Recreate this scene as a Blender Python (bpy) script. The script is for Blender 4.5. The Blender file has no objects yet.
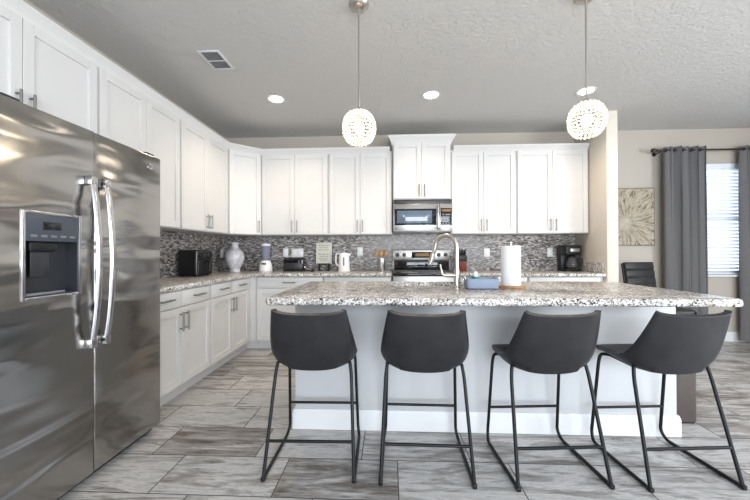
import bpy, bmesh, math, random
from mathutils import Vector, Matrix
random.seed(7)
PI = math.pi
S = bpy.context.scene
C = S.collection

# ------------------------------------------------------------ camera, world, lights, exposure
cam = bpy.data.cameras.new('camera'); camo = bpy.data.objects.new('camera', cam); C.objects.link(camo)
cam.sensor_width = 36.0; cam.lens = 331.5 / 750 * 36.0; cam.clip_start = .05
camo.matrix_world = (Matrix.Translation((0, 0, 1.164)) @ Matrix.Rotation(.0456, 4, 'Z')
                     @ Matrix.Rotation(PI/2 + .0061, 4, 'X') @ Matrix.Rotation(-.0035, 4, 'Z'))
S.camera = camo
vs = S.view_settings
vs.view_transform = 'Standard'; vs.look = 'None'; vs.gamma = 1; vs.use_curve_mapping = False; vs.exposure = 1.02

w = bpy.data.worlds.new('daylight'); S.world = w; w.use_nodes = True
w.node_tree.nodes['Background'].inputs[0].default_value = (.72, .84, 1, 1)
w.node_tree.nodes['Background'].inputs[1].default_value = 1.7

def area(name, loc, rot, sx, sy, power, col):
    l = bpy.data.lights.new(name, 'AREA'); l.shape = 'RECTANGLE'; l.size = sx; l.size_y = sy
    l.energy = power; l.color = col
    o = bpy.data.objects.new(name, l); C.objects.link(o); o.location = loc; o.rotation_euler = rot
    return o
D = 4.478          # back wall
XL = -2.256        # left wall
XR = 5.3; YR = -3.4; ZC = 2.745
area('rear_daylight', (1.3, YR + .03, 1.35), (PI/2, 0, 0), 4.4, 2.1, 165, (.83, .91, 1))
area('side_fill', (XR - .03, .4, 1.45), (PI/2, 0, PI/2), 2.4, 1.5, 105, (.90, .95, 1))  # added fill light at the solid right wall, lifts the lower cabinets

# ------------------------------------------------------------ node helpers
class NT:
    def __init__(s, name, rough=.5, metal=0, col=(.8, .8, .8), spec=.5):
        s.m = bpy.data.materials.new(name); s.m.use_nodes = True
        s.t = s.m.node_tree; s.b = s.t.nodes['Principled BSDF']
        s.set(col, rough, metal); s.b.inputs['Specular IOR Level'].default_value = spec
    def set(s, col, rough, metal):
        s.b.inputs['Base Color'].default_value = (*col, 1); s.b.inputs['Roughness'].default_value = rough
        s.b.inputs['Metallic'].default_value = metal
    def n(s, typ, **kw):
        o = s.t.nodes.new(typ)
        for k, v in kw.items(): setattr(o, k, v)
        return o
    def ln(s, a, b): s.t.links.new(a, b); return a
    def put(s, sock, v):
        if isinstance(v, (int, float)): sock.default_value = v
        elif isinstance(v, tuple): sock.default_value = v if len(v) == len(sock.default_value) else (*v, 1)
        else: s.t.links.new(v, sock)
    def mth(s, op, a, b=0.0, c=None):
        o = s.n('ShaderNodeMath', operation=op); s.put(o.inputs[0], a); s.put(o.inputs[1], b)
        if c is not None: s.put(o.inputs[2], c)
        return o.outputs[0]
    def xyz(s, kind='Object'):
        c = s.n('ShaderNodeTexCoord'); o = s.n('ShaderNodeSeparateXYZ'); s.ln(c.outputs[kind], o.inputs[0])
        return c.outputs[kind], o.outputs
    def world(s):
        c = s.n('ShaderNodeNewGeometry'); o = s.n('ShaderNodeSeparateXYZ'); s.ln(c.outputs['Position'], o.inputs[0])
        return c.outputs['Position'], o.outputs
    def comb(s, x, y, z=0.0):
        o = s.n('ShaderNodeCombineXYZ')
        for i, v in enumerate((x, y, z)): s.put(o.inputs[i], v)
        return o.outputs[0]
    def mapp(s, v, sc, loc=(0, 0, 0)):
        o = s.n('ShaderNodeMapping'); s.ln(v, o.inputs[0]); o.inputs['Scale'].default_value = sc
        o.inputs['Location'].default_value = loc; return o.outputs[0]
    def noise(s, v, sc, det=3, ro=.5, dist=0.0):
        o = s.n('ShaderNodeTexNoise'); s.ln(v, o.inputs['Vector']); o.inputs['Scale'].default_value = sc
        o.inputs['Detail'].default_value = det; o.inputs['Roughness'].default_value = ro
        o.inputs['Distortion'].default_value = dist; return o.outputs['Fac']
    def vor(s, v, sc, out='Color', feat='F1'):
        o = s.n('ShaderNodeTexVoronoi', feature=feat); s.ln(v, o.inputs['Vector']); o.inputs['Scale'].default_value = sc
        return o.outputs[out]
    def white(s, v):
        o = s.n('ShaderNodeTexWhiteNoise', noise_dimensions='3D'); s.ln(v, o.inputs['Vector']); return o.outputs
    def ramp(s, v, stops, const=False):
        o = s.n('ShaderNodeValToRGB'); s.put(o.inputs[0], v); e = o.color_ramp.elements
        if const: o.color_ramp.interpolation = 'CONSTANT'
        while len(e) < len(stops): e.new(.5)
        for i, (p, c) in enumerate(stops):
            e[i].position = p; e[i].color = (*c, 1) if isinstance(c, tuple) else (c, c, c, 1)
        return o.outputs[0]
    def mix(s, f, a, b, mode='MIX'):
        o = s.n('ShaderNodeMix', data_type='RGBA', blend_type=mode); s.put(o.inputs[0], f)
        s.put(o.inputs[6], a); s.put(o.inputs[7], b); return o.outputs[2]
    def bump(s, h, st=.2, dist=.01):
        o = s.n('ShaderNodeBump'); s.put(o.inputs['Height'], h); o.inputs['Strength'].default_value = st
        o.inputs['Distance'].default_value = dist; s.ln(o.outputs[0], s.b.inputs['Normal']); return o
    def col(s, v): s.put(s.b.inputs['Base Color'], v)
    def rough(s, v): s.put(s.b.inputs['Roughness'], v)

def simple(name, col, rough=.5, metal=0, spec=.5, var=.06, sc=6):
    k = NT(name, rough, metal, col, spec)
    v, _ = k.xyz(); f = k.noise(v, sc, 3)
    k.col(k.ramp(f, [(.3, tuple(c * (1 - var) for c in col)), (.7, tuple(min(1, c * (1 + var)) for c in col))]))
    return k.m

def m_paint(name, col, bs=.12):
    k = NT(name, .75, 0, col, .3); v, _ = k.world(); f = k.noise(v, 1.3, 2)
    k.col(k.ramp(f, [(.3, tuple(c * .97 for c in col)), (.7, tuple(c * 1.02 for c in col))]))
    k.bump(k.noise(v, 90, 3), bs, .004); return k.m
def m_ceiling():
    k = NT('knockdown_ceiling', .9, 0, (.8, .8, .8), .2); v, _ = k.world()
    k.col((.575, .565, .55))
    a = k.ramp(k.noise(v, 32, 4, .6, .6), [(.44, 0.0), (.56, 1.0)])
    k.bump(a, .42, .007); return k.m
def m_floor():
    k = NT('plank_tile', .3, 0, (.5, .5, .5), .45); v, P = k.world()
    ry = k.mth('DIVIDE', k.mth('SUBTRACT', P[1], 1.559), .3019); row = k.mth('FLOOR', ry); fy = k.mth('FRACT', ry)
    rx = k.mth('ADD', k.mth('SUBTRACT', k.mth('DIVIDE', P[0], .6074), .06), k.mth('DIVIDE', row, 3.0))
    cx = k.mth('FLOOR', rx); fx = k.mth('FRACT', rx)
    def edge(f, wd):   # 1 in grout
        d = k.mth('MINIMUM', f, k.mth('SUBTRACT', 1.0, f)); return k.mth('LESS_THAN', d, wd)
    grout = k.mth('MAXIMUM', edge(fy, .0095), edge(fx, .0045))
    wn = k.white(k.comb(cx, row, 3.0)); sep = k.n('ShaderNodeSeparateXYZ'); k.ln(wn[1], sep.inputs[0]); R = sep.outputs
    vx = k.mth('ADD', k.mth('MULTIPLY', P[0], 1.5), k.mth('MULTIPLY', R[0], 40.0))
    vy = k.mth('ADD', k.mth('MULTIPLY', P[1], 8.5), k.mth('MULTIPLY', R[1], 40.0))
    vv = k.comb(vx, vy, R[2])
    a = k.noise(vv, 1.0, 6, .62, 1.8)
    b = k.noise(k.comb(k.mth('MULTIPLY', vx, 2.0), k.mth('MULTIPLY', vy, 3.4), 1.0), 2.2, 6, .75, .8)
    f = k.mth('ADD', k.mth('MULTIPLY', a, .60), k.mth('MULTIPLY', b, .40))
    f = k.mth('ADD', f, k.mth('MULTIPLY', k.mth('SUBTRACT', R[2], .5), .12))
    c = k.ramp(f, [(.28, (.065, .053, .045)), (.37, (.13, .112, .098)), (.44, (.26, .24, .225)), (.50, (.37, .36, .35)), (.545, (.56, .555, .55)), (.60, (.40, .38, .365)), (.66, (.62, .615, .61)), (.78, (.75, .75, .75))])
    c = k.mix(grout, c, (.06, .055, .05)); k.col(c)
    k.rough(k.mth('ADD', k.mth('MULTIPLY', k.mth('MULTIPLY', b, .35), 1.0), k.mth('ADD', .14, k.mth('MULTIPLY', grout, .4))))
    k.bump(k.mth('SUBTRACT', k.mth('MULTIPLY', a, .25), grout), .3, .003); return k.m
def m_granite(name='granite', warm=0.0):
    k = NT(name, .24, 0, (.6, .6, .6), .45); v, _ = k.world()
    n1 = k.noise(v, 14, 4, .6)
    base = k.ramp(n1, [(.35, (.40, .37 , .345)), (.5, (.57, .545, .52)), (.65, (.72, .705, .69))])
    vc = k.n('ShaderNodeSeparateXYZ'); k.ln(k.vor(v, 150), vc.inputs[0])
    g = k.ramp(vc.outputs[0], [(0, .12), (.13, .45), (.30, .85), (.45, 1.0), (.70, 1.3), (1, 1.5)], True)
    c = k.mix(1.0, base, g, 'MULTIPLY')
    vb = k.n('ShaderNodeSeparateXYZ'); k.ln(k.vor(k.mapp(v, (1, 1, 1), (3.1, 7, 1)), 85), vb.inputs[0])
    c = k.mix(k.mth('MULTIPLY', k.mth('GREATER_THAN', vb.outputs[1], .80), k.mth('GREATER_THAN', k.noise(v, 60, 2), .5)), c, (.045, .042, .045))
    c = k.mix(k.mth('MULTIPLY', k.mth('LESS_THAN', vb.outputs[1], .12), .7), c, (.33, .27, .21))
    k.col(c); return k.m
def m_mosaic():
    k = NT('mosaic_backsplash', .25, 0, (.4, .4, .4), .5); v, P = k.world()
    u = k.mth('ADD', P[0], P[1])
    rz = k.mth('DIVIDE', P[2], .0125); row = k.mth('FLOOR', rz); fz = k.mth('FRACT', rz)
    rr = k.white(k.comb(row, 5.0, 1.0))[0]
    ln_ = k.mth('ADD', .02, k.mth('MULTIPLY', rr, .032))
    rx = k.mth('ADD', k.mth('DIVIDE', u, ln_), k.mth('MULTIPLY', rr, 57.0)); cx = k.mth('FLOOR', rx); fx = k.mth('FRACT', rx)
    wn = k.white(k.comb(cx, row, 2.0))[0]
    c = k.ramp(wn, [(0, (.10, .085, .08)), (.18, (.17, .15, .14)), (.36, (.27, .25, .24)), (.55, (.36, .335, .32)), (.70, (.23, .195, .165)), (.82, (.46, .435, .42)), (.93, (.62, .60, .58))], True)
    n2 = k.noise(k.mapp(v, (30, 30, 90)), 1, 3, .6)
    c = k.mix(.45, c, k.ramp(n2, [(.35, .12), (.65, .62)]), 'OVERLAY')
    gr = k.mth('MAXIMUM', k.mth('LESS_THAN', fz, .1), k.mth('LESS_THAN', fx, .022))
    k.col(k.mix(gr, c, (.16, .15, .14)))
    k.rough(k.mth('ADD', .16, k.mth('MULTIPLY', wn, .3)))
    k.bump(k.mth('SUBTRACT', wn, gr), .25, .004); return k.m
def m_steel(name='stainless', rough=.2, wav=.0, col=(.60, .585, .57), axis=1):
    k = NT(name, rough, 1, col); v, _ = k.xyz()
    br = k.noise(k.mapp(v, (3, 3, 260) if axis else (260, 260, 3)), 1, 2)
    k.rough(k.mth('ADD', rough - .04, k.mth('MULTIPLY', br, .08)))
    if wav:
        k.bump(k.noise(k.mapp(v, (1.1, 1.4, 4.2)), 1.5, 1, .4, .4), wav, .07)
    return k.m
def m_emit(name, col, st):
    k = NT(name, .5, 0, col); k.b.inputs['Emission Color'].default_value = (*col, 1); k.b.inputs['Emission Strength'].default_value = st
    return k.m
def m_leather():
    k = NT('charcoal_leather', .42, 0, (.02, .02, .022), .35); v, _ = k.xyz()
    f = k.noise(v, 9, 3, .6)
    k.col(k.ramp(f, [(.3, (.013, .013, .015)), (.7, (.023, .023, .026))]))
    k.rough(k.mth('ADD', .34, k.mth('MULTIPLY', k.noise(v, 20, 3), .22)))
    k.bump(k.vor(v, 260, 'Distance'), .12, .002); return k.m
def m_marble():
    k = NT('marbled_ceramic', .15, 0, (.8, .8, .8)); v, _ = k.xyz()
    k.col(k.ramp(k.noise(v, 9, 5, .6, 2.2), [(.33, (.40, .40, .44)), (.48, (.58, .58, .63)), (.62, (.72, .72, .77))])); return k.m
def m_wood(name, a, b, sc=(8, 8, 1.5)):
    k = NT(name, .45); v, _ = k.xyz(); k.col(k.ramp(k.noise(k.mapp(v, sc), 4, 4, .6, .5), [(.3, a), (.7, b)])); return k.m
def m_fabric(name, a, b):
    k = NT(name, .9, 0, a, .2); v, _ = k.xyz()
    k.col(k.ramp(k.noise(k.mapp(v, (60, 60, 400)), 1, 3), [(.3, a), (.7, b)])); k.bump(k.noise(v, 500, 2), .2, .001); return k.m
def m_glass(name, col=(1, 1, 1), rough=0.02, alpha=.25):
    k = NT(name, rough, 0, col, .5); k.b.inputs['Alpha'].default_value = alpha; return k.m
def m_burst():
    k = NT('sunburst_canvas', .6, 0, (.5, .4, .2)); v, P = k.xyz(); pz = k.mth('ADD', P[2], .09)
    r = k.mth('SQRT', k.mth('ADD', k.mth('POWER', P[0], 2.0), k.mth('POWER', pz, 2.0)))
    th = k.mth('ADD', k.mth('ARCTAN2', pz, P[0]), k.mth('MULTIPLY', k.noise(v, 7, 2), .28))
    ring = k.mth('FLOOR', k.mth('MULTIPLY', k.mth('POWER', r, .7), 11.0))
    cc = k.comb(k.mth('MULTIPLY', k.mth('COSINE', th), 13.0), k.mth('MULTIPLY', k.mth('SINE', th), 13.0), k.mth('MULTIPLY', r, 8.0))
    n = k.noise(cc, 1.1, 5, .75, .3)
    c = k.ramp(n, [(.30, (.04, .028, .015)), (.38, (.20, .115, .03)), (.44, (.13, .115, .095)), (.49, (.46, .43, .35)), (.53, (.24, .155, .045)), (.58, (.58, .56, .52)), (.64, (.20, .14, .05)), (.72, (.5, .48, .44))])
    core = k.mth('LESS_THAN', k.mth('ADD', r, k.mth('MULTIPLY', n, .25)), .2)
    c = k.mix(k.mth('MULTIPLY', core, .22), c, (.66, .63, .56)); k.col(c); k.bump(n, .4, .01); return k.m

M = {}
M['wall'] = m_paint('greige_wall', (.47, .425, .37)); M['wall_lit'] = m_paint('greige_wall_lit', (.66, .605, .53))  # second one: same greige lightened, downlight on the wing wall put into the colour
M['ceil'] = m_ceiling(); M['floor'] = m_floor(); M['granite'] = m_granite(); M['mosaic'] = m_mosaic()
M['white'] = simple('white_cabinet_paint', (.66, .65, .635), .38, 0, .4, .015, 3)
M['island'] = simple('pale_island_paint', (.53, .54, .555), .5, 0, .35, .02, 3)
M['trim'] = simple('white_trim', (.70, .71, .725), .4, 0, .4, .01)
M['nickel'] = m_steel('brushed_nickel', .38, 0, (.50, .475, .44)); M['pull'] = m_steel('satin_pull', .35, 0, (.27, .265, .26)); M['chrome'] = m_steel('polished_steel', .2, 0, (.56, .56, .575))
M['fridge'] = m_steel('fridge_steel', .19, .5, (.38, .368, .352)); M['steel'] = m_steel('appliance_steel', .28, 0, (.50, .49, .48))
M['blackmetal'] = simple('black_powder_coat', (.005, .006, .007), .45, 0, .3)
M['black'] = simple('black_plastic', (.010, .010, .011), .38, 0, .35); M['blackglass'] = simple('black_glass', (.008, .008, .01), .05, 0, .6)
M['dark'] = simple('dark_grey_plastic', (.025, .027, .032), .35); M['grey'] = simple('grey_plastic', (.17, .18, .2), .35)
M['panelblue'] = simple('slate_plastic', (.055, .062, .08), .3); M['whitep'] = simple('white_plastic', (.85, .85, .86), .3, 0, .5, .01); M['plate'] = simple('outlet_plate', (.78, .77, .75), .35)
M['leather'] = m_leather(); M['marble'] = m_marble()
M['woodl'] = m_wood('light_wood', (.30, .15, .055), (.46, .26, .11)); M['woodr'] = m_wood('red_brown_wood', (.11, .018, .009), (.19, .035, .016))
M['curtain'] = m_fabric('charcoal_curtain', (.14, .138, .14), (.19, .187, .19))
M['blind'] = simple('blind_slat', (.80, .83, .88), .45, 0, .4, .01); M['rod'] = simple('bronze_rod', (.07, .055, .045), .35, .8)
M['glass'] = m_glass('window_glass', (.9, .95, 1), .02, .12); M['jar'] = m_glass('smoked_jar', (.35, .36, .45), .05, .55)
M['carafe'] = m_glass('carafe_glass', (.12, .12, .12), .05, .4)
M['downlight'] = m_emit('downlight_glow', (1, .93, .8), 14); M['bulb'] = m_emit('bulb_glow', (1, .88, .68), 6)
M['blue'] = simple('blue_grey_plastic', (.22, .27, .36), .45); M['teal'] = simple('teal_plastic', (.02, .2, .24), .4)
M['paper'] = simple('paper_towel', (.78, .78, .80), .95, 0, .1, .01, 60); M['cream'] = m_wood('cream_panel', (.60, .58, .50), (.70, .68, .60))
M['bin'] = m_wood('bronze_brown_panel', (.06, .048, .042), (.085, .07, .06), (3, 3, .4)); M['burst'] = m_burst()
M['tan'] = simple('tan_letters', (.33, .31, .25), .6); M['display'] = m_emit('amber_display', (.22, .11, .03), .12)
M['screen'] = simple('microwave_window', (.10, .14, .2), .07, 0, .8)
def m_crystal():
    k = NT('crystal_beads', .08, 0, (1, .97, .9)); t = k.t
    tr = k.n('ShaderNodeBsdfTranslucent'); tr.inputs[0].default_value = (1, .96, .88, 1)
    gl = k.n('ShaderNodeBsdfGlossy'); gl.inputs[1].default_value = .1
    tp = k.n('ShaderNodeBsdfTransparent'); m1 = k.n('ShaderNodeMixShader'); m2 = k.n('ShaderNodeMixShader')
    m1.inputs[0].default_value = .3; m2.inputs[0].default_value = .25
    k.ln(tr.outputs[0], m1.inputs[1]); k.ln(gl.outputs[0], m1.inputs[2]); k.ln(m1.outputs[0], m2.inputs[1]); k.ln(tp.outputs[0], m2.inputs[2])
    k.ln(m2.outputs[0], t.nodes['Material Output'].inputs['Surface']); return k.m
M['crystal'] = m_crystal()

# ------------------------------------------------------------ mesh helpers
class MB:
    """collects shapes, builds one mesh object"""
    def __init__(s): s.bm = bmesh.new()
    def merge(s, b2, mat=None):
        if mat is not None: bmesh.ops.transform(b2, matrix=mat, verts=b2.verts)
        me = bpy.data.meshes.new('tmp'); b2.to_mesh(me); b2.free(); s.bm.from_mesh(me); bpy.data.meshes.remove(me); return s
    def box(s, a, b, bev=0.0, seg=2, mat=None):
        t = bmesh.new(); bmesh.ops.create_cube(t, size=1)
        c = [(a[i] + b[i]) / 2 for i in range(3)]; d = [abs(b[i] - a[i]) for i in range(3)]
        for v in t.verts: v.co = Vector([c[i] + v.co[i] * d[i] for i in range(3)])
        if bev: bmesh.ops.bevel(t, geom=t.edges[:], offset=min(bev, min(d) * .45), segments=seg, profile=.5, affect='EDGES')
        return s.merge(t, mat)
    def tube(s, pts, r, n=10, cap=True, closed=False):
        pts = [Vector(p) for p in pts]; N = len(pts); rr = r if isinstance(r, (list, tuple)) else [r] * N
        t = bmesh.new(); rings = []
        up = None
        for i, p in enumerate(pts):
            if closed: d = pts[(i + 1) % N] - pts[i - 1]
            else: d = pts[min(i + 1, N - 1)] - pts[max(i - 1, 0)]
            d.normalize()
            if up is None: up = d.orthogonal().normalized()
            up = (up - d * up.dot(d))
            up = up.normalized() if up.length > 1e-6 else d.orthogonal().normalized()
            q = d.cross(up)
            rings.append([t.verts.new(p + (up * math.cos(2*PI*k/n) + q * math.sin(2*PI*k/n)) * rr[i]) for k in range(n)])
        for i in range(N if closed else N - 1):
            A = rings[i]; B = rings[(i + 1) % N]
            for k in range(n): t.faces.new((A[k], A[(k+1) % n], B[(k+1) % n], B[k]))
        if cap and not closed: t.faces.new(rings[0][::-1]); t.faces.new(rings[-1])
        return s.merge(t)
    def lathe(s, prof, n=28, mat=None, closed=False):
        t = bmesh.new(); rings = []
        for r, z in prof:
            if r < 1e-5: rings.append([t.verts.new((0, 0, z))])
            else: rings.append([t.verts.new((r * math.cos(2*PI*k/n), r * math.sin(2*PI*k/n), z)) for k in range(n)])
        for A, B in zip(rings, rings[1:]):
            for k in range(n):
                j = (k + 1) % n
                if len(A) == 1 and len(B) == 1: continue
                if len(A) == 1: t.faces.new((A[0], B[j], B[k]))
                elif len(B) == 1: t.faces.new((A[k], A[j], B[0]))
                else: t.faces.new((A[k], A[j], B[j], B[k]))
        if len(rings[0]) > 1: t.faces.new(rings[0][::-1])
        if len(rings[-1]) > 1: t.faces.new(rings[-1])
        bmesh.ops.recalc_face_normals(t, faces=t.faces); return s.merge(t, mat)
    def prism(s, poly, z0, z1, bev=0.0, seg=2, mat=None):
        t = bmesh.new(); v = [t.verts.new((x, y, z0)) for x, y in poly]; f = t.faces.new(v)
        e = bmesh.ops.extrude_face_region(t, geom=[f]); bmesh.ops.translate(t, vec=(0, 0, z1 - z0), verts=[g for g in e['geom'] if isinstance(g, bmesh.types.BMVert)])
        bmesh.ops.recalc_face_normals(t, faces=t.faces)
        if bev: bmesh.ops.bevel(t, geom=t.edges[:], offset=bev, segments=seg, profile=.5, affect='EDGES')
        return s.merge(t, mat)
    def sweep(s, path, prof, closed=False):
        """profile (out, z) swept along a plan path, mitred; 'out' is to the right-hand side of travel"""
        P = [Vector((p[0], p[1])) for p in path]; N = len(P); t = bmesh.new(); rings = []
        for i in range(N):
            d1 = (P[i] - P[i-1]).normalized() if i > 0 else (P[1] - P[0]).normalized()
            d2 = (P[i+1] - P[i]).normalized() if i < N - 1 else d1
            n1 = Vector((d1.y, -d1.x)); n2 = Vector((d2.y, -d2.x)); nn = (n1 + n2).normalized(); k = 1 / max(.2, nn.dot(n1))
            rings.append([t.verts.new((P[i].x + nn.x * o * k, P[i].y + nn.y * o * k, z)) for o, z in prof])
        m = len(prof)
        for A, B in zip(rings, rings[1:]):
            for k in range(m): t.faces.new((A[k], A[(k+1) % m], B[(k+1) % m], B[k]))
        t.faces.new(rings[0][::-1]); t.faces.new(rings[-1]); bmesh.ops.recalc_face_normals(t, faces=t.faces)
        return s.merge(t)
    def sph(s, c, r, u=16, v=10, sc=(1, 1, 1)):
        t = bmesh.new(); bmesh.ops.create_uvsphere(t, u_segments=u, v_segments=v, radius=r)
        return s.merge(t, Matrix.Translation(c) @ Matrix.Diagonal((*sc, 1)))
    def build(s, name, m, parent=None, smooth=True, ang=40):
        me = bpy.data.meshes.new(name); bmesh.ops.recalc_face_normals(s.bm, faces=s.bm.faces); s.bm.to_mesh(me); s.bm.free()
        me.materials.append(M[m] if isinstance(m, str) else m)
        if smooth:
            me.shade_smooth(); me.set_sharp_from_angle(angle=math.radians(ang))
        o = bpy.data.objects.new(name, me); C.objects.link(o)
        if parent: o.parent = parent
        return o
def tag(o, label=None, cat=None, group=None, kind=None):
    if label: o['label'] = label
    if cat: o['category'] = cat
    if group: o['group'] = group
    if kind: o['kind'] = kind
    return o
def thing(name, loc, label, cat, rz=0.0, group=None):
    o = bpy.data.objects.new(name, None); C.objects.link(o); o.empty_display_size = .1
    o.location = loc; o.rotation_euler = (0, 0, rz); return tag(o, label, cat, group)
def struct(o): o['kind'] = 'structure'; return o
def copy_tree(o, parent=None):
    c = o.copy(); C.objects.link(c); c.parent = parent
    for ch in list(o.children): copy_tree(ch, c)
    return c
def rrect(x0, y0, x1, y1, r, n=5):
    out = []
    for cx, cy, a in ((x1-r, y1-r, 0), (x0+r, y1-r, PI/2), (x0+r, y0+r, PI), (x1-r, y0+r, 1.5*PI)):
        out += [(cx + r*math.cos(a + PI/2*k/n), cy + r*math.sin(a + PI/2*k/n)) for k in range(n + 1)]
    return out
def smooth_path(pts, n=6):
    pts = [Vector(p) for p in pts]; out = []
    for i in range(len(pts) - 1):
        p0 = pts[max(i-1, 0)]; p1 = pts[i]; p2 = pts[i+1]; p3 = pts[min(i+2, len(pts)-1)]
        for k in range(n):
            t = k / n
            out.append(.5 * ((2*p1) + (p2-p0)*t + (2*p0-5*p1+4*p2-p3)*t*t + (3*p1-p0-3*p2+p3)*t**3))
    return out + [pts[-1]]
def round_path(pts, r, n=5):
    """polyline with its corners rounded"""
    pts = [Vector(p) for p in pts]; out = [pts[0]]
    for i in range(1, len(pts) - 1):
        a = (pts[i-1] - pts[i]); b = (pts[i+1] - pts[i]); rr = min(r, a.length * .45, b.length * .45)
        A = pts[i] + a.normalized() * rr; B = pts[i] + b.normalized() * rr
        for k in range(n + 1):
            t = k / n; out.append((1-t)**2 * A + 2*t*(1-t) * pts[i] + t*t * B)
    return out + [pts[-1]]
RX = lambda a: Matrix.Rotation(a, 4, 'X')
RY = lambda a: Matrix.Rotation(a, 4, 'Y')
RZ = lambda a: Matrix.Rotation(a, 4, 'Z')
TR = lambda *a: Matrix.Translation(a)

# ------------------------------------------------------------ the room
struct(MB().box((XL - .15, YR - .15, -.1), (XR + .15, D + .15, 0)).build('floor', 'floor', smooth=False))
struct(MB().box((XL - .15, YR - .15, ZC), (XR + .15, D + .15, ZC + .1)).build('ceiling', 'ceil', smooth=False))
struct(MB().box((XL - .15, YR, 0), (XL, D, ZC)).build('wall_left', 'wall', smooth=False))
struct(MB().box((XR, YR, 0), (XR + .15, D, ZC)).build('wall_right', 'wall', smooth=False))
struct(MB().box((XL, YR - .15, 0), (XR, YR, ZC)).build('wall_rear', 'wall', smooth=False))
WX0, WX1, WZ0, WZ1 = 3.78, 4.80, .86, 2.30     # window opening
b = MB(); y0, y1 = D, D + .15
b.box((XL, y0, 0), (WX0, y1, ZC)); b.box((WX1, y0, 0), (XR, y1, ZC)); b.box((WX0, y0, 0), (WX1, y1, WZ0)); b.box((WX0, y0, WZ1), (WX1, y1, ZC))
struct(b.build('wall_back', 'wall', smooth=False))
WY = 3.83
struct(MB().box((2.43, WY, 0), (2.555, D - .001, ZC), .006).build('wall_wing', 'wall_lit'))
b = MB()
for p in ([(2.556, D), (3.6, D), (XR, D)],): b.sweep([(x, y - .0) for x, y in p], [(0, 0), (.014, 0), (.014, .095), (.008, .12), (0, .12)])
struct(b.build('baseboard_back', 'trim'))
struct(MB().sweep([(2.43, WY - 0), (2.555, WY), (2.555, D - .02)], [(0, 0), (.014, 0), (.014, .095), (.008, .12), (0, .12)]).build('baseboard_wing', 'trim'))
# backsplash
struct(MB().box((XL, D - .010, .915), (2.43, D, 1.42)).build('backsplash_back', 'mosaic', smooth=False)).name = 'wall_backsplash_back'
struct(MB().box((XL, 2.13, .915), (XL + .010, D - .011, 1.40)).build('wall_backsplash_left', 'mosaic', smooth=False))
# window
wt = struct(thing('window_1', ((WX0 + WX1)/2, D, WZ0), None, None))
f = MB(); hw = (WX1 - WX0)/2; hh = WZ1 - WZ0
for a, c in (((-hw, .05, 0), (-hw + .05, .11, hh)), ((hw - .05, .05, 0), (hw, .11, hh)), ((-hw, .05, 0), (hw, .11, .05)), ((-hw, .05, hh - .05), (hw, .11, hh)), ((-hw, .06, hh/2 - .025), (hw, .1, hh/2 + .025))): f.box(a, c, .003)
fr = f.build('window_frame', 'trim', wt)
MB().box((-hw + .04, .078, .04), (hw - .04, .084, hh - .04)).build('glass_pane', 'glass', wt)
MB().box((-hw - .03, -.045, -.03), (hw + .03, .06, -.001), .006).build('window_sill', 'trim', wt)
bl = thing('window_blind', ((WX0 + WX1)/2, D + .025, WZ0), 'white horizontal slat blind lowered over the window between the curtains', 'blind')
b = MB(); n = 31; H = hh - .08
for i in range(n):
    z = .035 + (H - .045) * i / (n - 1)
    b.box((-hw + .012, -.025, -.0015), (hw - .012, .025, .0015), .001, 1, TR(0, 0, z) @ RX(-.62))
b.build('slats', 'blind', bl)
MB().box((-hw + .01, -.022, hh - .075), (hw - .01, .02, hh - .003), .004).build('head_rail', 'blind', bl)
MB().box((-hw + .012, -.022, .004), (hw - .012, .022, .022), .003).build('bottom_rail', 'blind', bl)
for x in (-.33, 0, .33): MB().tube([(x, -.026, .02), (x, -.026, H + .02)], .002, 6).build('cord', 'blind', bl)

# ------------------------------------------------------------ cabinets
def shaker(x0, x1, z0, z1, y=0.0, fw=.057):
    b = MB(); g = .0015; x0 += g; x1 -= g; z0 += g; z1 -= g; t = .02
    b.box((x0, y - t, z0), (x0 + fw, y, z1), .002, 1); b.box((x1 - fw, y - t, z0), (x1, y, z1), .002, 1)
    b.box((x0 + fw, y - t, z0), (x1 - fw, y, z0 + fw), .002, 1); b.box((x0 + fw, y - t, z1 - fw), (x1 - fw, y, z1), .002, 1)
    b.box((x0 + fw - .004, y - t + .011, z0 + fw - .004), (x1 - fw + .004, y, z1 - fw + .004)); return b
def pull(x, z, L=.15, horiz=False, y=-.02):
    b = MB(); r = .0068; so = .03
    if horiz:
        b.tube([(x - L/2, y - so, z), (x + L/2, y - so, z)], r, 10)
        for q in (-.37, .37): b.tube([(x + q*L, y, z), (x + q*L, y - so, z)], r * .8, 8)
    else:
        b.tube([(x, y - so, z - L/2), (x, y - so, z + L/2)], r, 10)
        for q in (-.37, .37): b.tube([(x, y, z + q*L), (x, y - so, z + q*L)], r * .8, 8)
    return b
def door(root, x0, x1, z0, z1, hx, hz, y=0.0):
    d = shaker(x0, x1, z0, z1, y).build('door', 'white', root); pull(hx, hz, .15, False, y - .02).build('handle', 'pull', d); return d
def upper(loc, rz, w_, label, z0=1.385, z1=2.405, ndoor=2, depth=.31, hside=0):
    t = thing('wall_cabinet', (loc[0], loc[1], z0), label, 'cabinet', rz, 'white shaker wall cabinets'); h = z1 - z0
    MB().box((.001, .0, 0), (w_ - .001, depth, h + .03), .0015, 1).build('body', 'white', t)
    e = .012
    if ndoor == 2:
        m = w_ / 2; door(t, e, m, .006, h, m - .033, .105); door(t, m, w_ - e, .006, h, m + .033, .105)
    else: door(t, e, w_ - e, .006, h, (w_ - e - .033) if hside == 0 else e + .033, .105)
    return t
U0 = D - .33 + .02
upper((-1.640, U0), 0, .866, 'white two-door wall cabinet above the blender and toaster')
upper((-.774, U0), 0, .800, 'white two-door wall cabinet above the kettle, left of the microwave')
upper((.758, U0), 0, .800, 'white two-door wall cabinet directly right of the microwave')
upper((1.558, U0), 0, .866, 'white two-door wall cabinet above the coffee maker, at the wing wall')
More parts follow.
